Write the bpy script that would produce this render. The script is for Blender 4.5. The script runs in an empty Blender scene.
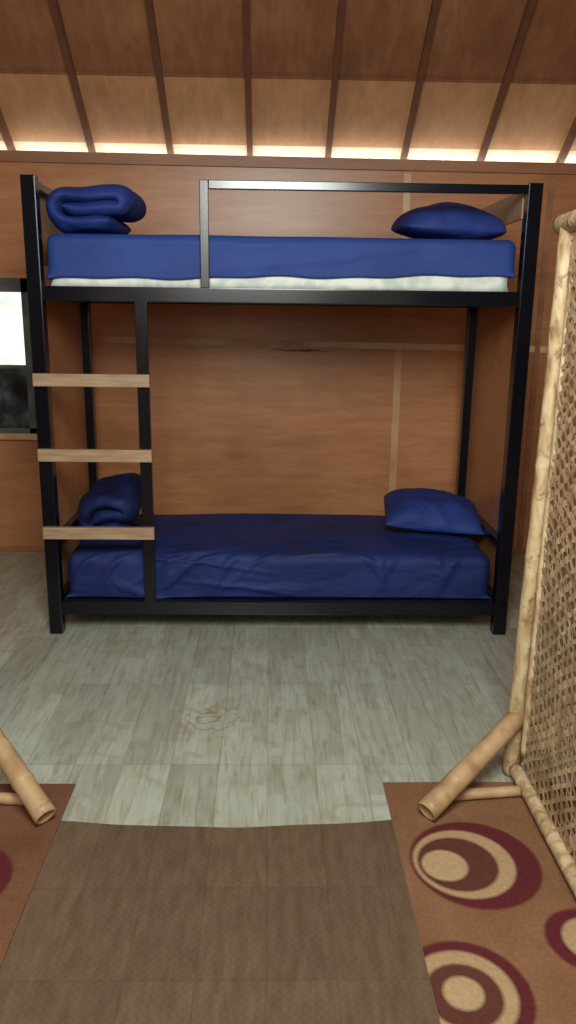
import bpy, bmesh, math, random
from mathutils import Vector, Matrix, noise
random.seed(3)
C=bpy.context.scene.collection
try:
    bpy.context.scene.view_settings.view_transform='Standard'
except Exception: pass

# ---------------- helpers ----------------
def newmat(name):
    m=bpy.data.materials.new(name); m.use_nodes=True
    nt=m.node_tree; b=nt.nodes['Principled BSDF']
    return m,nt,b
def N(nt,t,**k):
    n=nt.nodes.new(t)
    for a,v in k.items(): setattr(n,a,v)
    return n
def ramp(nt,stops):
    r=N(nt,'ShaderNodeValToRGB'); e=r.color_ramp.elements
    while len(e)<len(stops): e.new(0.5)
    for i,(p,c) in enumerate(stops):
        e[i].position=p; e[i].color=(c[0],c[1],c[2],1)
    return r
def s2l(r,g,b):
    f=lambda c:(c/255/12.92) if c/255<=0.04045 else ((c/255+0.055)/1.055)**2.4
    return (f(r),f(g),f(b))
def noisemat(name,stops,scale=(1,1,1),nscale=5,detail=6,rough=0.6,bump=0.0,bscale=None,spec=0.5,dist=0.0,blotch=None):
    m,nt,b=newmat(name)
    tc=N(nt,'ShaderNodeTexCoord'); mp=N(nt,'ShaderNodeMapping'); mp.inputs['Scale'].default_value=scale
    nt.links.new(tc.outputs['Object'],mp.inputs['Vector'])
    n=N(nt,'ShaderNodeTexNoise'); n.inputs['Scale'].default_value=nscale; n.inputs['Detail'].default_value=detail
    n.inputs['Distortion'].default_value=dist
    nt.links.new(mp.outputs[0],n.inputs['Vector'])
    r=ramp(nt,stops); nt.links.new(n.outputs['Fac'],r.inputs[0])
    out=r.outputs[0]
    if blotch:
        nb=N(nt,'ShaderNodeTexNoise'); nb.inputs['Scale'].default_value=blotch[0]; nb.inputs['Detail'].default_value=9; nb.inputs['Distortion'].default_value=.5
        nb.inputs['Roughness'].default_value=.7
        nt.links.new(tc.outputs['Object'],nb.inputs['Vector'])
        rb=ramp(nt,[(blotch[1],(0,0,0)),(blotch[1]+.09,(blotch[3],)*3)]); nt.links.new(nb.outputs['Fac'],rb.inputs[0])
        mx=N(nt,'ShaderNodeMixRGB'); nt.links.new(rb.outputs[0],mx.inputs[0]); nt.links.new(out,mx.inputs[1]); mx.inputs[2].default_value=(*blotch[2],1)
        out=mx.outputs[0]
    nt.links.new(out,b.inputs['Base Color'])
    b.inputs['Roughness'].default_value=rough; b.inputs['Specular IOR Level'].default_value=spec
    if bump>0:
        n2=N(nt,'ShaderNodeTexNoise'); n2.inputs['Scale'].default_value=bscale or nscale*3; n2.inputs['Detail'].default_value=4
        nt.links.new(mp.outputs[0],n2.inputs['Vector'])
        bp=N(nt,'ShaderNodeBump'); bp.inputs['Strength'].default_value=bump; bp.inputs['Distance'].default_value=0.01
        nt.links.new(n2.outputs['Fac'],bp.inputs['Height']); nt.links.new(bp.outputs[0],b.inputs['Normal'])
    return m
def link(ob,mat=None):
    C.objects.link(ob)
    if mat: ob.data.materials.append(mat)
    return ob
def meshobj(name,verts,faces,mat=None,smooth=False):
    me=bpy.data.meshes.new(name); me.from_pydata([tuple(v) for v in verts],[],faces); me.update()
    bm=bmesh.new(); bm.from_mesh(me); bmesh.ops.recalc_face_normals(bm,faces=bm.faces); bm.to_mesh(me); bm.free()
    if smooth:
        for p in me.polygons: p.use_smooth=True
    return link(bpy.data.objects.new(name,me),mat)
def center_origin(ob,base=False):
    me=ob.data
    xs=[v.co for v in me.vertices]
    lo=Vector((min(v.x for v in xs),min(v.y for v in xs),min(v.z for v in xs)))
    hi=Vector((max(v.x for v in xs),max(v.y for v in xs),max(v.z for v in xs)))
    c=(lo+hi)/2
    if base: c.z=lo.z
    me.transform(Matrix.Translation(-c)); ob.location=ob.location+c
def boxverts(x0,x1,y0,y1,z0,z1):
    v=[(x0,y0,z0),(x1,y0,z0),(x1,y1,z0),(x0,y1,z0),(x0,y0,z1),(x1,y0,z1),(x1,y1,z1),(x0,y1,z1)]
    f=[(0,3,2,1),(4,5,6,7),(0,1,5,4),(1,2,6,5),(2,3,7,6),(3,0,4,7)]
    return v,f
def boxes(name,lst,mat,bevel=0.0):
    bm=bmesh.new()
    for b in lst:
        v,f=boxverts(*b); vs=[bm.verts.new(p) for p in v]
        for q in f: bm.faces.new([vs[i] for i in q])
    me=bpy.data.meshes.new(name)
    if bevel>0: bmesh.ops.bevel(bm,geom=list(bm.edges),offset=bevel,segments=2,affect='EDGES',profile=0.7)
    bmesh.ops.recalc_face_normals(bm,faces=bm.faces)
    bm.to_mesh(me); bm.free()
    return link(bpy.data.objects.new(name,me),mat)
def box(name,x0,x1,y0,y1,z0,z1,mat,bevel=0.0):
    return boxes(name,[(x0,x1,y0,y1,z0,z1)],mat,bevel)
def beam(name,p0,p1,w,h,mat,up=(0,0,1),bevel=0.003):
    p0=Vector(p0);p1=Vector(p1); d=(p1-p0); L=d.length; d.normalize()
    up=Vector(up); s=d.cross(up).normalized(); u=s.cross(d).normalized()
    ob=box(name,-w/2,w/2,0,L,-h/2,h/2,mat,bevel)
    M=Matrix((( s.x,d.x,u.x,p0.x),(s.y,d.y,u.y,p0.y),(s.z,d.z,u.z,p0.z),(0,0,0,1)))
    ob.data.transform(M); return ob
def empty(name,loc,label,cat,**kw):
    e=bpy.data.objects.new(name,None); e.location=loc; e.empty_display_size=0.1; C.objects.link(e)
    e["label"]=label; e["category"]=cat
    for k,v in kw.items(): e[k]=v
    return e
def par(ch,p,ploc=None):
    ch.parent=p; ch.matrix_parent_inverse=Matrix.Translation(ploc if ploc is not None else p.location).inverted()
def tag(ob,label,cat,**kw):
    ob["label"]=label; ob["category"]=cat
    for k,v in kw.items(): ob[k]=v
def struct(ob,label,cat):
    ob["kind"]="structure"; ob["label"]=label; ob["category"]=cat

# ---------------- materials ----------------
def plywood(name,c1,c2,c3,rough=0.5,grain=0.3,gs=(0.5,5,4)):
    m,nt,b=newmat(name)
    tc=N(nt,'ShaderNodeTexCoord'); mp=N(nt,'ShaderNodeMapping')
    mp.inputs['Scale'].default_value=gs
    nt.links.new(tc.outputs['Object'],mp.inputs['Vector'])
    n=N(nt,'ShaderNodeTexNoise'); n.inputs['Scale'].default_value=3.0; n.inputs['Detail'].default_value=10; n.inputs['Distortion'].default_value=0.4
    n.inputs['Roughness'].default_value=.7
    nt.links.new(mp.outputs[0],n.inputs['Vector'])
    n2=N(nt,'ShaderNodeTexNoise'); n2.inputs['Scale'].default_value=1.6; n2.inputs['Detail'].default_value=4
    nt.links.new(tc.outputs['Object'],n2.inputs['Vector'])
    mx=N(nt,'ShaderNodeMath',operation='MULTIPLY'); mx.inputs[1].default_value=grain
    nt.links.new(n.outputs['Fac'],mx.inputs[0])
    mx2=N(nt,'ShaderNodeMath',operation='MULTIPLY_ADD'); mx2.inputs[1].default_value=1-grain
    nt.links.new(n2.outputs['Fac'],mx2.inputs[0]); nt.links.new(mx.outputs[0],mx2.inputs[2])
    r=ramp(nt,[(0.32,c1),(0.5,c2),(0.68,c3)]); nt.links.new(mx2.outputs[0],r.inputs[0])
    nt.links.new(r.outputs[0],b.inputs['Base Color'])
    b.inputs['Roughness'].default_value=rough
    return m
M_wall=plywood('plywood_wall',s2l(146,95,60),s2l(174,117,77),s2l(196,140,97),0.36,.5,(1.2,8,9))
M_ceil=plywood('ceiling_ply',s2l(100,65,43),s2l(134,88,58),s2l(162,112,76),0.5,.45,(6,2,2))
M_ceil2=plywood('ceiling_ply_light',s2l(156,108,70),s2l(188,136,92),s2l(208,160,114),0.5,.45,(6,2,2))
M_eave_glow=noisemat('eave_glow_cream',[(0.35,s2l(226,212,186)),(0.65,s2l(240,230,210))],(1,4,4),6,rough=0.7)  # cream colour paints the eave glow onto the ceiling strip
M_rafter=plywood('rafter_wood',s2l(88,52,36),s2l(114,70,48),s2l(134,86,58),0.6)
M_batten=noisemat('pale_batten',[(0.34,s2l(176,126,86)),(0.48,s2l(194,152,112)),(0.7,s2l(220,188,150))],(1,1,1),3,rough=0.6,detail=9)
M_batten2=noisemat('brown_batten',[(0.3,s2l(180,130,90)),(0.7,s2l(200,154,112))],(1,1,1),5,rough=0.6)
M_ledge=noisemat('ledge_wood',[(0.35,s2l(140,92,62)),(0.65,s2l(162,112,78))],(.6,3,3),4,rough=0.5)
M_rung=noisemat('rung_wood',[(0.3,s2l(144,116,90)),(0.7,s2l(176,148,118))],(2,20,20),4,rough=0.5)
M_black,nt,b=newmat('black_paint'); b.inputs['Base Color'].default_value=(0.003,0.004,0.007,1); b.inputs['Roughness'].default_value=0.2
M_grey=noisemat('grey_frame',[(0.35,s2l(70,72,70)),(0.65,s2l(100,102,98))],(1,1,1),9,rough=0.4)
def cloth(name,c1,c2,rough=0.7,bs=0.3,sc=3.2,spec=.4):
    m,nt,b=newmat(name)
    tc=N(nt,'ShaderNodeTexCoord')
    n=N(nt,'ShaderNodeTexNoise'); n.inputs['Scale'].default_value=3; n.inputs['Detail'].default_value=3
    nt.links.new(tc.outputs['Object'],n.inputs['Vector'])
    r=ramp(nt,[(0.35,c1),(0.65,c2)]); nt.links.new(n.outputs['Fac'],r.inputs[0]); nt.links.new(r.outputs[0],b.inputs['Base Color'])
    b.inputs['Roughness'].default_value=rough; b.inputs['Specular IOR Level'].default_value=spec
    mp=N(nt,'ShaderNodeMapping'); mp.inputs['Scale'].default_value=(1.0,1,2.0); mp.inputs['Rotation'].default_value=(0,0.5,0.4)
    nt.links.new(tc.outputs['Object'],mp.inputs['Vector'])
    w=N(nt,'ShaderNodeTexNoise'); w.inputs['Scale'].default_value=sc; w.inputs['Detail'].default_value=2; w.inputs['Distortion'].default_value=0.8
    nt.links.new(mp.outputs[0],w.inputs['Vector'])
    bp=N(nt,'ShaderNodeBump'); bp.inputs['Strength'].default_value=bs; bp.inputs['Distance'].default_value=0.05
    nt.links.new(w.outputs['Fac'],bp.inputs['Height']); nt.links.new(bp.outputs[0],b.inputs['Normal'])
    return m
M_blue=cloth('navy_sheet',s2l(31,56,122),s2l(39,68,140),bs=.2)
M_blue_shaded=cloth('navy_sheet_shaded',s2l(17,30,82),s2l(23,41,102),bs=.4,sc=4)  # lower-bunk copy of the navy sheet, shade put into its colour
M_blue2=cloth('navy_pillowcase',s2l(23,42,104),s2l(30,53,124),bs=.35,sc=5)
M_comforter_shaded=cloth('navy_comforter_shaded',s2l(14,26,70),s2l(20,36,90),bs=.35,sc=5)  # lower comforter's navy, darkened in colour to stand for the bunk's shade
M_white=noisemat('mattress_ticking',[(0.4,s2l(200,210,200)),(0.6,s2l(234,240,230))],(1,1,1),14,rough=0.8,bump=0.2,bscale=50)

def floormat():
    m,nt,b=newmat('vinyl_plank_floor')
    tc=N(nt,'ShaderNodeTexCoord'); sp=N(nt,'ShaderNodeSeparateXYZ'); cb=N(nt,'ShaderNodeCombineXYZ')
    nt.links.new(tc.outputs['Object'],sp.inputs[0]); nt.links.new(sp.outputs['Y'],cb.inputs['X']); nt.links.new(sp.outputs['X'],cb.inputs['Y'])
    br=N(nt,'ShaderNodeTexBrick'); br.offset=0.0; br.offset_frequency=2
    br.inputs['Scale'].default_value=1; br.inputs['Brick Width'].default_value=0.57; br.inputs['Row Height'].default_value=0.155
    br.inputs['Mortar Size'].default_value=0.002; br.inputs['Mortar Smooth'].default_value=1; br.inputs['Bias'].default_value=0
    br.inputs['Color1'].default_value=(*s2l(158,161,150),1); br.inputs['Color2'].default_value=(*s2l(178,182,171),1); br.inputs['Mortar'].default_value=(*s2l(138,137,122),1)
    nt.links.new(cb.outputs[0],br.inputs['Vector'])
    b3=N(nt,'ShaderNodeTexBrick'); b3.offset=0.4
    b3.inputs['Scale'].default_value=1; b3.inputs['Brick Width'].default_value=0.22; b3.inputs['Row Height'].default_value=0.0517
    b3.inputs['Mortar Size'].default_value=0.001; b3.inputs['Mortar Smooth'].default_value=1; b3.inputs['Bias'].default_value=0
    b3.inputs['Color1'].default_value=(.88,.86,.82,1); b3.inputs['Color2'].default_value=(1.06,1.07,1.06,1); b3.inputs['Mortar'].default_value=(.93,.92,.9,1)
    nt.links.new(cb.outputs[0],b3.inputs['Vector'])
    mp=N(nt,'ShaderNodeMapping'); mp.inputs['Scale'].default_value=(3.5,30,1); nt.links.new(cb.outputs[0],mp.inputs['Vector'])
    n=N(nt,'ShaderNodeTexNoise'); n.inputs['Scale'].default_value=2; n.inputs['Detail'].default_value=9; n.inputs['Distortion'].default_value=0.9
    nt.links.new(mp.outputs[0],n.inputs['Vector'])
    r=ramp(nt,[(0.32,(0.78,0.72,0.63)),(0.46,(0.93,0.92,0.89)),(0.7,(1.06,1.07,1.08))]); nt.links.new(n.outputs['Fac'],r.inputs[0])
    mx=N(nt,'ShaderNodeMixRGB',blend_type='MULTIPLY'); mx.inputs[0].default_value=1
    nt.links.new(br.outputs['Color'],mx.inputs[1]); nt.links.new(r.outputs[0],mx.inputs[2])
    mx1=N(nt,'ShaderNodeMixRGB',blend_type='MULTIPLY'); mx1.inputs[0].default_value=1
    nt.links.new(mx.outputs[0],mx1.inputs[1]); nt.links.new(b3.outputs['Color'],mx1.inputs[2])
    n2=N(nt,'ShaderNodeTexNoise'); n2.inputs['Scale'].default_value=7; n2.inputs['Detail'].default_value=9; n2.inputs['Distortion'].default_value=1.6
    nt.links.new(tc.outputs['Object'],n2.inputs['Vector'])
    r2=ramp(nt,[(0.54,(0,0,0)),(0.70,(0.5,0.5,0.5))]); nt.links.new(n2.outputs['Fac'],r2.inputs[0])
    mx2=N(nt,'ShaderNodeMixRGB'); nt.links.new(r2.outputs[0],mx2.inputs[0]); nt.links.new(mx1.outputs[0],mx2.inputs[1]); mx2.inputs[2].default_value=(*s2l(146,134,106),1)
    d=N(nt,'ShaderNodeVectorMath',operation='DISTANCE'); nt.links.new(tc.outputs['Object'],d.inputs[0]); d.inputs[1].default_value=(-.20,2.58,0)
    ns=N(nt,'ShaderNodeTexNoise'); ns.inputs['Scale'].default_value=11; ns.inputs['Detail'].default_value=3; nt.links.new(tc.outputs['Object'],ns.inputs['Vector'])
    ma=N(nt,'ShaderNodeMath',operation='MULTIPLY_ADD'); nt.links.new(ns.outputs['Fac'],ma.inputs[0]); ma.inputs[1].default_value=.28; nt.links.new(d.outputs['Value'],ma.inputs[2])
    sn=N(nt,'ShaderNodeMath',operation='SINE'); ml=N(nt,'ShaderNodeMath',operation='MULTIPLY'); ml.inputs[1].default_value=90; nt.links.new(ma.outputs[0],ml.inputs[0]); nt.links.new(ml.outputs[0],sn.inputs[0])
    gt=N(nt,'ShaderNodeMapRange'); gt.inputs['From Min'].default_value=.3; gt.inputs['From Max'].default_value=.95; nt.links.new(sn.outputs[0],gt.inputs['Value'])
    fl_=N(nt,'ShaderNodeMapRange'); fl_.inputs['From Min'].default_value=.05; fl_.inputs['From Max'].default_value=.15; fl_.inputs['To Min'].default_value=.6; fl_.inputs['To Max'].default_value=0
    nt.links.new(d.outputs['Value'],fl_.inputs['Value'])
    mm_=N(nt,'ShaderNodeMath',operation='MULTIPLY'); nt.links.new(gt.outputs[0],mm_.inputs[0]); nt.links.new(fl_.outputs[0],mm_.inputs[1])
    mx3=N(nt,'ShaderNodeMixRGB'); nt.links.new(mm_.outputs[0],mx3.inputs[0]); nt.links.new(mx2.outputs[0],mx3.inputs[1]); mx3.inputs[2].default_value=(*s2l(112,96,66),1)
    nt.links.new(mx3.outputs[0],b.inputs['Base Color'])
    b.inputs['Roughness'].default_value=0.22
    bp=N(nt,'ShaderNodeBump'); bp.inputs['Strength'].default_value=0.12; bp.inputs['Distance'].default_value=0.003
    nt.links.new(n.outputs['Fac'],bp.inputs['Height']); nt.links.new(bp.outputs[0],b.inputs['Normal'])
    return m
M_floor=floormat()
def overlaymat():
    m,nt,b=newmat('brown_overlay')
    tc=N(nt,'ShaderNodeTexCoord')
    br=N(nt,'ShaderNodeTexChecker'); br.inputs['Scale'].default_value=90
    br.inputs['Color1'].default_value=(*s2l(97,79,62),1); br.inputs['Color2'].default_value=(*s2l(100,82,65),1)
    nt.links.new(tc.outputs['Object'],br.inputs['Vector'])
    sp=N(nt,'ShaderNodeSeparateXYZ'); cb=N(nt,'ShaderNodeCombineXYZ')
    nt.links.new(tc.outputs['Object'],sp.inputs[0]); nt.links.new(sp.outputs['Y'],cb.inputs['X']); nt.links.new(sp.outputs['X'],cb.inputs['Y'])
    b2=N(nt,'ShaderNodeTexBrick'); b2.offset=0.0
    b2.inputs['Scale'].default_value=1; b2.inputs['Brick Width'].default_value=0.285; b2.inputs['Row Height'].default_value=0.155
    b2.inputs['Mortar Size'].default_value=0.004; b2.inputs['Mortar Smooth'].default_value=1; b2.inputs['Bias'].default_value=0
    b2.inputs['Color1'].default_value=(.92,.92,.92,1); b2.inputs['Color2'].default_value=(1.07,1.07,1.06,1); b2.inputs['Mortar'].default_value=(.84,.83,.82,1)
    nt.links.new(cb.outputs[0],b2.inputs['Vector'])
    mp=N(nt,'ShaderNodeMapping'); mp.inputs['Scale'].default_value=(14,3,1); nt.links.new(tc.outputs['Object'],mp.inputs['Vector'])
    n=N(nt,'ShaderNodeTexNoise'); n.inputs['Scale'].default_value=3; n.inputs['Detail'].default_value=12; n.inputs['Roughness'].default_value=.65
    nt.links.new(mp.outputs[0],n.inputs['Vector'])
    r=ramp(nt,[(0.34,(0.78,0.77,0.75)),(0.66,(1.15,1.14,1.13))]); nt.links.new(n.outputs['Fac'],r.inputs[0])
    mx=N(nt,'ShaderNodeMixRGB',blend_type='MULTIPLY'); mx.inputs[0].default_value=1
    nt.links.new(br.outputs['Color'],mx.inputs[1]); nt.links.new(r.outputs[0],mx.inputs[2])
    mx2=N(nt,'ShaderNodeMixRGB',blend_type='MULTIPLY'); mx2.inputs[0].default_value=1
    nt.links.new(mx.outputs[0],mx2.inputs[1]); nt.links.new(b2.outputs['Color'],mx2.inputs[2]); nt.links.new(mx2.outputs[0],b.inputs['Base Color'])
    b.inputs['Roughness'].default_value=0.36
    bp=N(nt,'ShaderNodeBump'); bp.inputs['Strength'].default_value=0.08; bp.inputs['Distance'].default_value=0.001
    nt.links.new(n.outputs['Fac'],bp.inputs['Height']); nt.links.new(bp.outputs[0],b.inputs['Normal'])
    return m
M_overlay=overlaymat()
def rugmat(name,base1,base2,discs):
    m,nt,b=newmat(name)
    tc=N(nt,'ShaderNodeTexCoord')
    n=N(nt,'ShaderNodeTexNoise'); n.inputs['Scale'].default_value=5; n.inputs['Detail'].default_value=5
    nt.links.new(tc.outputs['Object'],n.inputs['Vector'])
    r=ramp(nt,[(0.3,base1),(0.7,base2)]); nt.links.new(n.outputs['Fac'],r.inputs[0])
    cur=r.outputs[0]
    sp=N(nt,'ShaderNodeSeparateXYZ'); nt.links.new(tc.outputs['Object'],sp.inputs[0])
    cb=N(nt,'ShaderNodeCombineXYZ'); nt.links.new(sp.outputs['X'],cb.inputs['X']); nt.links.new(sp.outputs['Y'],cb.inputs['Y'])
    for (x,y,rad,c) in discs:
        d=N(nt,'ShaderNodeVectorMath',operation='DISTANCE'); nt.links.new(cb.outputs[0],d.inputs[0]); d.inputs[1].default_value=(x,y,0)
        mr=N(nt,'ShaderNodeMapRange'); mr.inputs['From Min'].default_value=rad-0.005; mr.inputs['From Max'].default_value=rad+0.005
        mr.inputs['To Min'].default_value=1; mr.inputs['To Max'].default_value=0
        nt.links.new(d.outputs['Value'],mr.inputs['Value'])
        mx=N(nt,'ShaderNodeMixRGB'); nt.links.new(mr.outputs[0],mx.inputs[0]); nt.links.new(cur,mx.inputs[1]); mx.inputs[2].default_value=(*c,1)
        cur=mx.outputs[0]
    r3=ramp(nt,[(0.3,(0.82,0.82,0.82)),(0.7,(1.06,1.06,1.06))]); n3=N(nt,'ShaderNodeTexNoise'); n3.inputs['Scale'].default_value=120; n3.inputs['Detail'].default_value=3
    nt.links.new(tc.outputs['Object'],n3.inputs['Vector']); nt.links.new(n3.outputs['Fac'],r3.inputs[0])
    mx=N(nt,'ShaderNodeMixRGB',blend_type='MULTIPLY'); mx.inputs[0].default_value=1; nt.links.new(cur,mx.inputs[1]); nt.links.new(r3.outputs[0],mx.inputs[2])
    nt.links.new(mx.outputs[0],b.inputs['Base Color']); b.inputs['Roughness'].default_value=0.95
    b.inputs['Specular IOR Level'].default_value=0.2
    bp=N(nt,'ShaderNodeBump'); bp.inputs['Strength'].default_value=0.3; bp.inputs['Distance'].default_value=0.003
    nt.links.new(n3.outputs['Fac'],bp.inputs['Height']); nt.links.new(bp.outputs[0],b.inputs['Normal'])
    return m
MAR=s2l(88,32,36); TAN=s2l(164,136,102); CRM=s2l(168,142,108); BRN=s2l(88,48,40)
M_rugR=rugmat('rug_right',s2l(114,79,54),s2l(133,95,68),[
 (.555,1.80,.172,MAR),(.525,1.80,.134,TAN),(.508,1.797,.106,BRN),(.472,1.79,.060,CRM),
 (.43,1.385,.145,MAR),(.425,1.385,.116,TAN),(.425,1.38,.084,BRN),(.425,1.385,.044,CRM),
 (.755,1.53,.10,MAR),(.765,1.53,.07,TAN),(.77,1.53,.045,CRM)])
M_rugL=rugmat('rug_left',s2l(102,66,48),s2l(120,82,60),[(-.80,1.74,.145,MAR),(-.82,1.74,.11,TAN),(-.83,1.74,.08,BRN),(-.85,1.3,.15,MAR),(-.85,1.3,.1,CRM)])
M_bam=noisemat('bamboo_pale',[(0.30,s2l(140,112,76)),(0.42,s2l(170,144,106)),(0.55,s2l(190,166,128)),(0.75,s2l(210,192,158))],(1,1,0.35),30,detail=10,rough=0.6,bump=0.3,dist=.8,blotch=(20,.56,s2l(112,80,50),.75))
M_bam2=noisemat('bamboo_golden',[(0.3,s2l(128,98,66)),(0.5,s2l(168,136,98)),(0.75,s2l(190,160,122))],(1,1,1),12,detail=8,rough=0.45,bump=0.1,blotch=(18,.58,s2l(112,80,50),.5))
M_weave=noisemat('rattan_weave',[(0.3,s2l(146,118,86)),(0.5,s2l(180,152,118)),(0.7,s2l(206,182,148))],(1,1,1),18,rough=0.6)

# ---------------- room ----------------
XL,XR,YF,YB=-2.7,2.7,-3.2,4.60
fl=box('floor',XL,XR,YF,5.1,-0.05,0,M_floor); struct(fl,"worn grey-green wood-look vinyl plank floor","floor")
WX0,WX1,WZ0,WZ1=-2.02,-1.325,0.72,1.585
zt=2.19
bw=boxes('wall_back',[(XL,WX0,YB,YB+.04,0,zt),(WX1,XR,YB,YB+.04,0,zt),(WX0,WX1,YB,YB+.04,0,WZ0),(WX0,WX1,YB,YB+.04,WZ1,zt)],M_wall)
struct(bw,"orange-brown plywood wall behind the bunk bed","wall")
m=0.7265
def roofz(y): return 2.2+m*(4.9-y)
RY=1.2; RZ=roofz(RY)
def roofpanel(name,y0,y1,mat,th=.02):
    v=[];
    for x in (XL-.1,XR+.1):
        for (y,z) in ((y0,roofz(y0)),(y1,roofz(y1)),(y1,roofz(y1)+th),(y0,roofz(y0)+th)): v.append((x,y,z))
    f=[(0,1,2,3),(4,5,6,7),(0,1,5,4),(1,2,6,5),(2,3,7,6),(3,0,4,7)]
    return meshobj(name,v,f,mat)
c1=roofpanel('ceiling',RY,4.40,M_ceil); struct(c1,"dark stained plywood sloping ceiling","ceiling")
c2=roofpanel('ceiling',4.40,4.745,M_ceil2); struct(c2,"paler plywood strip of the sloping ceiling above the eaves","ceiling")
c2=roofpanel('ceiling',4.745,5.1,M_eave_glow); struct(c2,"eave strip of the ceiling with the light glow painted in cream","ceiling")
def roofz2(y): return RZ-m*(RY-y)
v=[];th=.02
for x in (XL-.1,XR+.1):
    for (y,z) in ((RY,RZ),(YF-.1,roofz2(YF-.1)),(YF-.1,roofz2(YF-.1)+th),(RY,RZ+th)): v.append((x,y,z))
c3=meshobj('ceiling',v,[(0,1,2,3),(4,5,6,7),(0,1,5,4),(1,2,6,5),(2,3,7,6),(3,0,4,7)],M_ceil); struct(c3,"stained plywood ceiling slope opposite","ceiling")
for nm,x in (('wall_left',XL),('wall_right',XR)):
    prof=[(YF,0),(5.1,0),(5.1,roofz(5.1)),(RY,RZ),(YF,roofz2(YF))]
    dx=-.05 if x<0 else .05
    v=[(x,y,z) for y,z in prof]+[(x+dx,y,z) for y,z in prof]
    f=[(0,1,2,3,4),(5,6,7,8,9)]+[(i,(i+1)%5,(i+1)%5+5,i+5) for i in range(5)]
    w=meshobj(nm,v,f,M_wall); struct(w,"brown plywood side wall","wall")
w=box('wall_front',XL,XR,YF-.05,YF,0,roofz2(YF),M_wall); struct(w,"brown plywood wall","wall")
for i in range(-3,6):
    x=-.12+.437*i
    if abs(x)>2.6: continue
    y0,y1=4.98,RY+.05
    r=beam('rafter',(x+random.uniform(-.01,.01),y0,roofz(y0)-.024),(x,y1,roofz(y1)-.024),.031,.044,M_rafter,(0,0,1),.003)
    tag(r,"dark brown wooden rafter under the sloping ceiling","rafter",group="ceiling rafters")
    center_origin(r)
t=beam('trim_1',(XL,4.395,roofz(4.395)-.002),(XR,4.395,roofz(4.395)-.002),.010,.004,M_ceil,(0,m,1),0); struct(t,"thin seam strip across ceiling","trim")
def sloped(name,x0,z0,x1,z1,h,y,d,mat):
    return meshobj(name,[(x0,y-d,z0-h),(x1,y-d,z1-h),(x1,y-d,z1),(x0,y-d,z0),(x0,y,z0-h),(x1,y,z1-h),(x1,y,z1),(x0,y,z0)],
      [(0,1,2,3),(4,5,6,7),(0,1,5,4),(1,2,6,5),(2,3,7,6),(3,0,4,7)],mat)
t=sloped('trim_2',XL,2.245,XR,2.215,.055,YB+.04,.06,M_ledge); struct(t,"brown wooden top rail along wall","trim")
t=sloped('trim_3',-.98,1.275,XR,1.232,.034,YB,.006,M_batten); struct(t,"pale horizontal batten on plywood wall","trim")
t=box('trim_4',.716,.758,YB-.005,YB,.1,1.226,M_batten2,.001); struct(t,"tan vertical batten on plywood wall","trim")
t=box('trim_5',.724,.764,YB-.005,YB,1.55,2.16,M_batten,.001); struct(t,"pale vertical batten on plywood wall","trim")
t=box('trim_6',XL,-1.32,YB-.03,YB,.685,.72,M_batten,.002); struct(t,"pale window sill strip","trim")
t=box('trim_7',-1.52,-1.50,YB-.006,YB,1.62,2.16,M_ledge,.001); struct(t,"narrow brown batten on wall","trim")
t=box('trim_8',1.52,1.55,YB-.008,YB,0,2.16,M_ledge,.001); struct(t,"brown vertical batten on wall","trim")
M_stain=noisemat('stain_wood',[(0.35,s2l(76,46,28)),(0.65,s2l(116,74,46))],(1,1,1),20,rough=0.7)
sv=[];sf=[]
for i in range(31):
    t_=i/30; x=-.02+.40*t_; zc=1.262-.0166*(x+.98)/1.0-.014+.006*noise.noise(Vector((x*14,0,0)))
    hw=.005*abs(math.sin(math.pi*t_))*(.5+abs(noise.noise(Vector((x*25,3,0))))*2)
    sv+= [(x,YB-.0075,zc-hw-.0205),(x,YB-.0075,zc+hw-.0205)]
for i in range(30): sf.append((2*i,2*i+2,2*i+3,2*i+1))
t=meshobj('trim_9',sv,sf,M_stain); struct(t,"dark chipped stain along the wall seam","trim")
t=box('baseboard_back',XL,XR,YB-.012,YB,0,.03,M_ledge,.001); struct(t,"thin brown baseboard","baseboard")
wf=.06; wt=.075
wn=boxes('window_1',[(WX0,WX1,YB-.015,YB+.035,WZ0,WZ0+.03),(WX0,WX1,YB-.015,YB+.035,WZ1-wt,WZ1),(WX0,WX0+wf,YB-.015,YB+.035,WZ0,WZ1),(WX1-wf,WX1,YB-.015,YB+.035,WZ0,WZ1),(WX0+wf,WX1-wf,YB-.01,YB+.03,1.09,1.11)],M_grey)
struct(wn,"grey-framed window with bright daylight","window")
mm,nt,b=newmat('daylight_glass'); b.inputs['Base Color'].default_value=(0.5,0.6,0.58,1)
b.inputs['Emission Strength'].default_value=1.0
tc=N(nt,'ShaderNodeTexCoord')
n=N(nt,'ShaderNodeTexNoise'); n.inputs['Scale'].default_value=6; n.inputs['Detail'].default_value=3; nt.links.new(tc.outputs['Object'],n.inputs[0])
r=ramp(nt,[(0.3,(.50,.66,.54)),(0.52,(.95,1,.90))]); nt.links.new(n.outputs['Fac'],r.inputs[0]); nt.links.new(r.outputs[0],b.inputs['Emission Color'])
g=box('glass_pane',WX0+wf,WX1-wf,YB+.005,YB+.015,1.11,WZ1-wt,mm); par(g,wn,Vector((0,0,0)))
M_dark=noisemat('dark_pane',[(0.35,s2l(14,20,26)),(0.5,s2l(40,54,60)),(0.65,s2l(78,92,92))],(1,1,1),8,rough=0.15)
g=box('lower_pane',WX0+wf,WX1-wf,YB+.005,YB+.015,WZ0+.03,1.09,M_dark); par(g,wn,Vector((0,0,0))); g["label"]="dark reflective lower pane"

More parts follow.
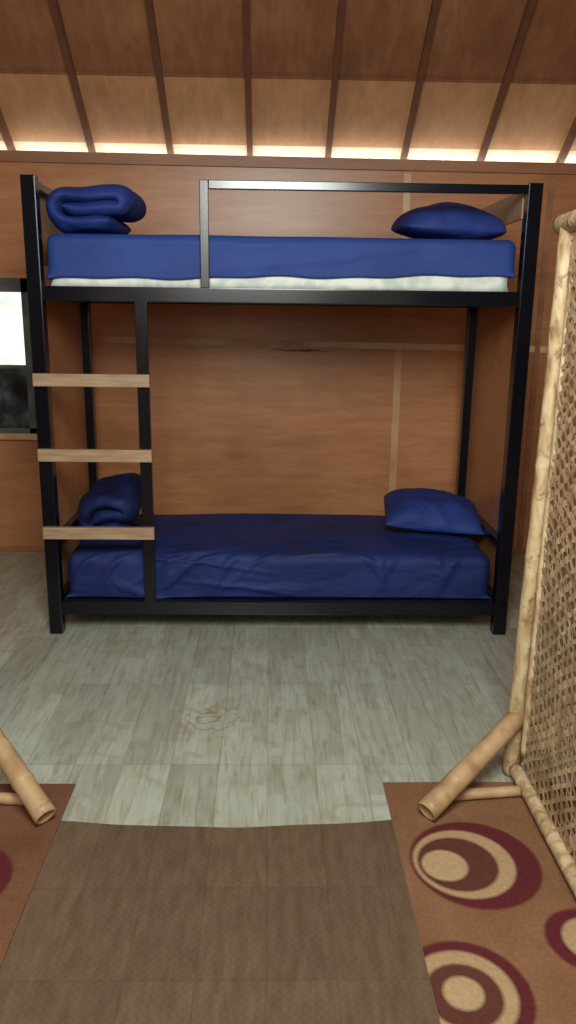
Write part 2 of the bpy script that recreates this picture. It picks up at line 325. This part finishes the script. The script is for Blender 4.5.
# ---------------- bunk bed ----------------
BL,BR,BF,BK=-.954,1.056,3.37,4.205
pw=.058; h=pw/2
bed=empty('bunk_bed',(.05,3.79,0),"black-painted two-tier bunk bed with timber ladder rungs","bunk bed")
def P(o,label=None):
    par(o,bed)
    if label: o["label"]=label
    return o
for x in (BL,BR):
    for y in (BF,BK):
        P(box('post',x-h,x+h,y-h,y+h,0,1.93 if y==BF else 1.90,M_black,.004))
i0,i1=BL+h,BR-h
P(box('side_rail',i0,i1,BF-h+.004,BF+.005,1.452,1.512,M_black,.004))
P(box('side_rail',i0,i1,BK-.005,BK+h-.004,1.452,1.51,M_black,.004))
P(box('side_rail',i0,i1,BF-h+.004,BF+.005,.092,.157,M_black,.004))
P(box('side_rail',i0,i1,BK-.005,BK+h-.004,.095,.155,M_black,.004))
for x in (BL,BR):
    s=1 if x<0 else -1
    ra,rb=sorted((x-s*.012,x+s*.022))
    for z0,z1 in ((1.452,1.51),(.095,.155),(1.885,1.915),(.40,.435)):
        P(box('end_rail',ra,rb,BF+h,BK-h,z0,z1,M_black,.003))
    xa,xb=sorted((x-s*.024,x-s*.013))
    if x<0: ya,yb=xa,xb
    else: ya,yb=sorted((x+s*.023,x+s*.033))
    P(box('end_board',ya,yb,BF+h,BK-h,1.60 if x<0 else 1.80,1.915,M_rung if x>0 else M_wall,.001),"brown timber board closing the upper bunk end")
    P(box('end_panel',xa,xb,BF+h,BK-h,.157,1.452,M_wall,.001),"plywood panel closing the lower bunk end")
P(box('deck',i0,i1,BF+.006,BK-.006,1.485,1.505,M_ledge),"plywood deck carrying the upper mattress")
P(box('deck',i0,i1,BF+.006,BK-.006,.13,.15,M_black),"dark deck carrying the lower mattress")
gx=-.265
P(boxes('guard_rail',[(gx-.018,gx+.018,BF-.028,BF-.004,1.51,1.922),(gx+.018,i1,BF-.028,BF-.004,1.888,1.922)],M_black,.003))
lx=-.528
lad=empty('ladder',((BL+lx)/2,BF,0),"","" ); del lad["category"]; del lad["label"]
lad.parent=bed; lad.matrix_parent_inverse=Matrix.Translation(bed.location).inverted()
def PL(o):
    o.parent=lad; o.matrix_parent_inverse=Matrix.Translation(lad.location).inverted()
PL(box('stile',lx-.025,lx+.025,BF-.029,BF-.002,.150,1.456,M_black,.003))
for z in (1.136,.82,.478):
    o=box('rung',-.978,-.498,BF-h-.026,BF-h,z-.026,z+.026,M_rung,.003); o["label"]="pale timber ladder rung"; PL(o)

# ---------------- soft things ----------------
def softbox(name,x0,x1,y0,y1,z0,z1,r,mat,amp=.006,ns=5,seg=.03,flatbot=True,seed=0,ridges=(),inward=False,z0f=None):
    bm=bmesh.new()
    dx,dy,dz=x1-x0,y1-y0,z1-z0
    nx,ny,nz=max(4,int(dx/seg)),max(4,int(dy/seg)),max(5,int(dz/seg*1.6))
    vs={}
    rmax=max([q[4] for q in ridges],default=0)
    def gv(i,j,k):
        key=(i,j,k)
        if key not in vs:
            zz0=z0 if z0f is None else z0f(i/nx)
            p=Vector((x0+dx*i/nx,y0+dy*j/ny,zz0+(z1-zz0)*k/nz))
            zb=zz0+min(r,.012)
            q=Vector((min(max(p.x,x0+r),x1-r),min(max(p.y,y0+r),y1-r),min(max(p.z,zb),z1-r)))
            d=p-q
            if d.length>1e-6 and p.z>=zb: p=q+d.normalized()*r
            nn=d.normalized() if d.length>1e-6 else Vector((0,0,1))
            a=noise.noise(Vector((p.x*ns+seed,p.y*ns,p.z*ns*1.6)))*amp
            s=(p.y-y0)+(z1-p.z)*-1.0
            rsum=0
            for (ax,as_,bx,bs,rh,wd) in ridges:
                ab=Vector((bx-ax,bs-as_)); ap=Vector((p.x-ax,s-as_)); L=ab.length
                t=max(0,min(1,ap.dot(ab)/L**2)); near=Vector((ax,as_))+ab*t
                wob=.02*noise.noise(Vector((p.x*5,s*5,ax*9)))
                dist=abs((Vector((p.x,s))-near).length+wob)
                rsum+=rh*math.exp(-(dist/wd)**2)*math.sin(math.pi*min(1,max(.0,t)*.9+.05))
            a+=min(rsum,rmax*1.1)
            if inward: a=a-amp-rmax
            if not(flatbot and k==0): p=p+nn*a
            vs[key]=bm.verts.new(p)
        return vs[key]
    for i in range(nx):
        for j in range(ny):
            bm.faces.new([gv(i,j,0),gv(i,j+1,0),gv(i+1,j+1,0),gv(i+1,j,0)])
            bm.faces.new([gv(i,j,nz),gv(i+1,j,nz),gv(i+1,j+1,nz),gv(i,j+1,nz)])
    for i in range(nx):
        for k in range(nz):
            bm.faces.new([gv(i,0,k),gv(i+1,0,k),gv(i+1,0,k+1),gv(i,0,k+1)])
            bm.faces.new([gv(i,ny,k),gv(i,ny,k+1),gv(i+1,ny,k+1),gv(i+1,ny,k)])
    for j in range(ny):
        for k in range(nz):
            bm.faces.new([gv(0,j,k),gv(0,j,k+1),gv(0,j+1,k+1),gv(0,j+1,k)])
            bm.faces.new([gv(nx,j,k),gv(nx,j+1,k),gv(nx,j+1,k+1),gv(nx,j,k+1)])
    bmesh.ops.recalc_face_normals(bm,faces=bm.faces)
    me=bpy.data.meshes.new(name); bm.to_mesh(me); bm.free()
    for p in me.polygons: p.use_smooth=True
    ob=bpy.data.objects.new(name,me); return link(ob,mat)
mx0,mx1=BL+h+.004,BR-h-.004
e=empty('mattress',((mx0+mx1)/2,3.79,1.511),"upper-bunk mattress in navy sheet with off-white edge showing","mattress")
a=softbox('mattress_core',mx0+.020,mx1-.03,BF+.024,BK-.03,1.513,1.62,.025,M_white,.001,6,.04,seed=1); par(a,e); a["label"]="off-white quilted mattress side"
s=softbox('fitted_sheet',mx0,mx1,BF+.006,BK-.01,1.545,1.728,.045,M_blue,.003,3.5,.018,False,4,
   [(-.85,-.02,.2,-.05,.004,.012),(.0,-.12,.8,-.03,.004,.014),(-.3,-.15,.3,-.1,.003,.012),(-.9,-.15,-.6,-.05,.004,.012),(.7,-.02,.98,-.14,.004,.012)],True,
   z0f=lambda t:1.538+.034*t+.004*math.sin(t*17)+.003*math.sin(t*41)); par(s,e); s["label"]="navy blue fitted sheet"
e=empty('mattress',((mx0+mx1)/2,3.79,.151),"lower-bunk mattress covered by rumpled navy sheet","mattress")
a=softbox('mattress_core',mx0+.03,mx1-.03,BF+.06,BK-.05,.152,.29,.03,M_white,.001,6,.05,seed=1); par(a,e)
random.seed(11); rd=[]
for i in range(22):
    ax=random.uniform(-.9,.8); as_=random.uniform(-.2,.5); L=random.uniform(.2,.7); an=random.uniform(-.5,.5)
    rd.append((ax,as_,ax+L*math.cos(an),as_+L*math.sin(an),random.uniform(.008,.018),random.uniform(.010,.024)))
for i in range(9):
    ax=random.uniform(-.92,-.2); rd.append((ax,-.2,ax+random.uniform(.08,.35),.03,.014,.014))
for i in range(5):
    ax=random.uniform(.5,.9); rd.append((ax,-.2,ax+random.uniform(-.15,.1),.03,.012,.014))
s=softbox('fitted_sheet',mx0-.018,mx1+.018,BF+.0,BK-.01,.153,.388,.075,M_blue_shaded,.010,2.6,.012,False,12,rd,True); par(s,e); s["label"]="rumpled navy blue fitted sheet"

def pillow(name,loc,rot,a,b,hh,mat,seed,label,rnd=.14,pw_=2.6,slump=0.0):
    n=40; verts=[];faces=[]
    def prof(u,v):
        e=(max(0,1-abs(u)**pw_)**.5)*(max(0,1-abs(v)**pw_)**.5)
        e*=1+slump*u
        return u*a*(1-rnd*v**4-.03*(1-v*v)), v*b*(1-rnd*u**4-.03*(1-u*u)), e*hh
    for side in (1,-1):
        for i in range(n+1):
            for j in range(n+1):
                u=-1+2*i/n; v=-1+2*j/n
                u=math.sin(u*math.pi/2); v=math.sin(v*math.pi/2)
                x,y,z=prof(u,v)
                k=noise.noise(Vector((x*6+seed,y*6,side)))*.016+noise.noise(Vector((x*13+seed,y*10,side*3)))*.006
                rr=max(0,1-abs(noise.noise(Vector((x*3+seed*2,y*7+x*3,side))))*6)*.007
                zz=side*(z*(1 if side>0 else .45))
                edge=min(1,z/hh*2)
                verts.append((x,y,zz+(k+rr)*edge*(1 if side>0 else .3)))
    m_=(n+1)*(n+1)
    for s in range(2):
        for i in range(n):
            for j in range(n):
                faces.append([s*m_+i*(n+1)+j,s*m_+(i+1)*(n+1)+j,s*m_+(i+1)*(n+1)+j+1,s*m_+i*(n+1)+j+1])
    me=bpy.data.meshes.new(name); me.from_pydata(verts,[],faces)
    bm=bmesh.new(); bm.from_mesh(me); bmesh.ops.remove_doubles(bm,verts=bm.verts,dist=.0008); bmesh.ops.recalc_face_normals(bm,faces=bm.faces); bm.to_mesh(me); bm.free()
    for p in me.polygons: p.use_smooth=True
    ob=link(bpy.data.objects.new(name,me),mat); ob.location=loc; ob.rotation_euler=[math.radians(t) for t in rot]
    tag(ob,label,"pillow"); return ob
pillow('pillow',(.785,3.70,1.780),(3,2,3),.24,.19,.112,M_blue2,1,"navy pillow lying on the upper mattress",.12,2.2,.03)
pillow('pillow',(.825,3.86,.434),(8,4,-6),.245,.20,.11,M_blue2,5,"navy pillow lying on the lower mattress under upper bunk",.03,2.3,-.15)

def comforter(loc,rot,seed,label,mat,th=.062,D=.36,xl=-.10,xr=.115,big_=.014):
    path=[]
    def arc(cx,cz,r,a0,a1,n=9):
        for i in range(n+1):
            t=math.radians(a0+(a1-a0)*i/n); path.append(Vector((cx+r*math.cos(t),0,cz+r*math.sin(t))))
    def line(xa,za,xb,zb,n=9):
        for i in range(1,n): path.append(Vector((xa+(xb-xa)*i/n,0,za+(zb-za)*i/n)))
    sp=th*.93
    path.append(Vector((xl-.015,0,.0)))
    line(xl-.015,0,xr,.0)
    arc(xr,sp/2,sp/2,-90,90)
    line(xr,sp,xl,sp)
    arc(xl,0,sp,90,270,14)
    line(xl,-sp,xr-.02,-sp)
    path.append(Vector((xr-.02,0,-sp)))
    ny=22; verts=[];faces=[]; L=len(path)
    for side in (0,1):
        for i,p in enumerate(path):
            a=path[max(0,i-1)]; b=path[min(L-1,i+1)]; tdir=(b-a).normalized(); nrm=Vector((tdir.z,0,-tdir.x))
            endf=min(1,math.sqrt(min(i,L-1-i)/1.5+.15))
            for j in range(ny+1):
                v=math.sin((-1+2*j/ny)*math.pi/2)
                rd=math.sqrt(max(0,1-abs(v)**5.0))
                off=(th/2)*1.08*rd*(1 if side==0 else -1)*endf*(1+.10*noise.noise(Vector((i*.2,v*2,seed))))
                y=v*D/2+.012*noise.noise(Vector((i*.2,seed,0)))*(1 if v>0 else -1)
                q=p+nrm*off
                big=noise.noise(Vector((p.x*6+seed,v*1.5,p.z*4)))*big_
                w=noise.noise(Vector((q.x*14+seed,y*12,q.z*16)))*.005
                pinch=1-.16*abs(v)**6
                verts.append(((q.x+nrm.x*w)*(1-.06*abs(v)**4),y,(q.z+nrm.z*w+big)*pinch))
    m_=L*(ny+1)
    for s in range(2):
        for i in range(L-1):
            for j in range(ny):
                o=s*m_; faces.append((o+i*(ny+1)+j,o+(i+1)*(ny+1)+j,o+(i+1)*(ny+1)+j+1,o+i*(ny+1)+j+1))
    for j in range(ny):
        for i in (0,L-1): faces.append((i*(ny+1)+j,i*(ny+1)+j+1,m_+i*(ny+1)+j+1,m_+i*(ny+1)+j))
    ob=meshobj('comforter',verts,faces,mat,True)
    bm=bmesh.new(); bm.from_mesh(ob.data); bmesh.ops.remove_doubles(bm,verts=bm.verts,dist=.001); bmesh.ops.recalc_face_normals(bm,faces=bm.faces); bm.to_mesh(ob.data); bm.free()
    ob.location=loc; ob.rotation_euler=[math.radians(t) for t in rot]
    sb=ob.modifiers.new('s','SUBSURF'); sb.levels=1; sb.render_levels=1
    tag(ob,label,"comforter"); return ob
comforter((-.73,3.61,1.824),(0,0,-5),2,"folded plump navy comforter on the upper mattress by the end board",M_blue2,.064)
c=comforter((-.745,3.80,.486),(14,-13,-12),11,"bunched navy comforter on the lower mattress behind ladder",M_comforter_shaded,.078,.34,-.07,.08,.04)
c.scale=(.93,1,1.06)

# ---------------- rugs / floor overlay ----------------
def slab(name,x0,x1,y0,y1,t,mat,label,cat):
    o=box(name,x0,x1,y0,y1,0.0003,t,mat,.0008); tag(o,label,cat); return o
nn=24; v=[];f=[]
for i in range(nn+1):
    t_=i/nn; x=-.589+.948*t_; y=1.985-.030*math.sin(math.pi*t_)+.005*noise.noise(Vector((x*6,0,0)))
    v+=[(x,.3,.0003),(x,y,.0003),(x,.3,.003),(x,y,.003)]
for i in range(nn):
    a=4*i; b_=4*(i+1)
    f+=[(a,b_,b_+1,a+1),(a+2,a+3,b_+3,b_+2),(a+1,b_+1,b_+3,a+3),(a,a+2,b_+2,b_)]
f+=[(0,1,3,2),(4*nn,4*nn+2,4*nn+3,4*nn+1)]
o=meshobj('floor_overlay',v,f,M_overlay); tag(o,"thin brown overlay with faint plank pattern laid on plank floor","mat")
slab('rug',.36,2.3,.3,2.172,.004,M_rugR,"brown rug with maroon and cream eccentric circles","rug")
slab('rug',-2.3,-.59,.3,2.168,.004,M_rugL,"reddish-brown rug with circle pattern beneath a bamboo divider","rug")

# ---------------- bamboo dividers ----------------
def bamboo(name,p0,p1,r,mat,nodes=.26,phase=.1,seed=0,hollow=True,na=.05,wob=.003):
    p0=Vector(p0);p1=Vector(p1); d=p1-p0; L=d.length; d.normalize()
    a=Vector((0,0,1)) if abs(d.z)<.9 else Vector((1,0,0)); s=d.cross(a).normalized(); u=s.cross(d).normalized()
    ns=20
    t=0; st=[]
    while t<L: st.append(t); t+=.02
    st.append(L)
    pts=set(st)
    nd=[]; t=phase
    while t<L-.02: nd.append(t); pts.update([t-.006,t-.002,t+.002,t+.006]); t+=nodes*(1+.3*math.sin(seed+t*7))
    st=sorted(pts); verts=[];faces=[]
    prof=[]
    for t in st:
        rr=r*(1-.08*t/L)+.0010*noise.noise(Vector((t*9,seed,0)))
        for q in nd:
            dd=abs(t-q); rr+= r*na*math.exp(-(dd/.005)**2)+r*.02*math.exp(-(dd/.03)**2)
        prof.append((t,rr))
    if hollow: prof=[(.03,r*.72),(0,r*.76)]+prof+[(L,r*.70),(L-.03,r*.66)]
    for t,rr in prof:
        c=p0+d*t+ s*wob*math.sin(t*3+seed)
        for i in range(ns):
            an=2*math.pi*i/ns; r2=rr*(1+.05*noise.noise(Vector((math.cos(an)*1.5,math.sin(an)*1.5,t*10+seed))))
            verts.append(c+s*r2*math.cos(an)+u*r2*math.sin(an))
    n=len(prof)
    for i in range(n-1):
        for j in range(ns):
            faces.append((i*ns+j,i*ns+(j+1)%ns,(i+1)*ns+(j+1)%ns,(i+1)*ns+j))
    faces.append(tuple(range(ns))); faces.append(tuple(range((n-1)*ns,n*ns)))
    o=meshobj(name,verts,faces,mat,False)
    for p in o.data.polygons: p.use_smooth=len(p.vertices)==4
    return o
def weave(name,X,y0,y1,z0,z1,mat):
    verts=[];faces=[]
    for fam,(ang,pitch,w) in enumerate(((math.radians(50),.020,.0135),(math.radians(-38),.033,.015))):
        d=Vector((0,math.cos(ang),math.sin(ang))); nrm=Vector((0,-math.sin(ang),math.cos(ang)))
        cs=[nrm.y*y+nrm.z*z for y in (y0,y1) for z in (z0,z1)]
        c=min(cs)+.004; idx=0
        while c<max(cs):
            idx+=1
            o=nrm*c; lo,hi=-9,9
            for k,(a,b) in ((1,(y0,y1)),(2,(z0,z1))):
                ta=(a-o[k])/d[k]; tb=(b-o[k])/d[k]
                lo=max(lo,min(ta,tb)); hi=min(hi,max(ta,tb))
            if hi-lo>.012:
                n=max(2,int((hi-lo)/.014)); base=len(verts)
                wj=w*random.uniform(.6,1.35); sh=random.uniform(-.005,.005)
                for i in range(n+1):
                    t=lo+(hi-lo)*i/n
                    jit=sh+.010*noise.noise(Vector((t*6,c*11,fam*5)))
                    ph=t/.033 if fam==0 else t/.020
                    off=(.003 if fam==0 else -.003)*math.sin(math.pi*(ph+idx))
                    wl=wj*(1+.4*noise.noise(Vector((t*12,c*17,fam))))
                    for q in (-.5,.5):
                        pt=o+d*t+nrm*(wl*q+jit)
                        verts.append((X+off,min(max(pt.y,y0),y1),min(max(pt.z,z0),z1)))
                for i in range(n): faces.append((base+2*i,base+2*i+1,base+2*i+3,base+2*i+2))
            c+=pitch*random.uniform(.8,1.2)
    return meshobj(name,verts,faces,mat,True)
def divider(s,X,Yp,label,foot):
    e=empty('bamboo_divider',(X,Yp,0),label,"room divider",group="bamboo dividers")
    y0=.75
    def A(o,l=None):
        par(o,e)
        if l:o["label"]=l
    A(bamboo('post',(X,Yp,.006),(X+.02*s,Yp,1.66),.0245,M_bam,.3,.12,1,wob=.008))
    A(bamboo('post',(X+.01*s,y0,.006),(X+.02*s,y0,1.66),.028,M_bam,.3,.05,2))
    A(bamboo('top_rail',(X+.02*s,Yp+.05,1.66),(X+.02*s,y0-.05,1.66),.026,M_bam,.27,.12,3))
    A(bamboo('bottom_rail',(X+.005*s,Yp-.02,.032),(X+.01*s,y0,.032),.022,M_bam,.5,.3,4,na=.03))
    A(bamboo('edge_strip',(X+.02*s,Yp-.045,.10),(X+.03*s,Yp-.045,1.64),.012,M_bam,.2,.13,6))
    A(weave('woven_panel',X+.02*s,y0,Yp-.035,.05,1.65,M_weave),"woven rattan infill")
    fx,fy,ux,uy,uz=foot
    A(bamboo('brace',(fx,fy,.037),(ux,uy,uz),.032,M_bam2,.2,.13,7),"golden bamboo diagonal brace")
    A(bamboo('foot',(fx+.06*s,fy+.10,.022),(X+.05*s,fy+.13,.022),.017,M_bam2,.2,.08,8),"thin bamboo foot bar")
    return e
divider(1,.775,2.216,"tall bamboo-framed divider with woven rattan panel and brace",(.455,1.975,.80,2.235,.215))
divider(-1,-.97,2.22,"bamboo divider whose golden brace stands on the reddish rug",(-.622,1.955,-.98,2.28,.30))

# ---------------- lights ----------------
def area(name,loc,rot,size,power,col,size_y=None):
    l=bpy.data.lights.new(name,'AREA'); l.energy=power; l.color=col; l.size=size
    if size_y: l.shape='RECTANGLE'; l.size_y=size_y
    o=bpy.data.objects.new(name,l); o.location=loc; o.rotation_euler=[math.radians(t) for t in rot]; C.objects.link(o); return o
area('ceiling_lamp_light',(.05,.4,2.4),(52,0,0),.9,86,(.95,1,.94))
area('fill_light',(-.3,-1.2,2.2),(65,0,0),1.4,32,(1,.97,.90))  # added fill, no fixture in the room behind it
area('eave_light',(0,4.775,2.185),(172,0,0),5.2,6.5,(1,.93,.78),.03)
w=bpy.data.worlds.new('World'); bpy.context.scene.world=w; w.use_nodes=True
w.node_tree.nodes['Background'].inputs[0].default_value=(.8,.9,1,1); w.node_tree.nodes['Background'].inputs[1].default_value=.3

# ---------------- camera ----------------
cam=bpy.data.cameras.new('camera'); co=bpy.data.objects.new('camera',cam); C.objects.link(co)
cam.sensor_fit='VERTICAL'; cam.sensor_height=36; cam.sensor_width=36; cam.lens=790/1024*36; cam.clip_start=.05
R=Matrix.Rotation(-.025,4,'Z')@Matrix.Rotation(math.radians(90-14.2),4,'X')@Matrix.Rotation(.0122,4,'Z')
co.matrix_world=Matrix.Translation((0,0,1.42))@R
bpy.context.scene.camera=co
print("done")
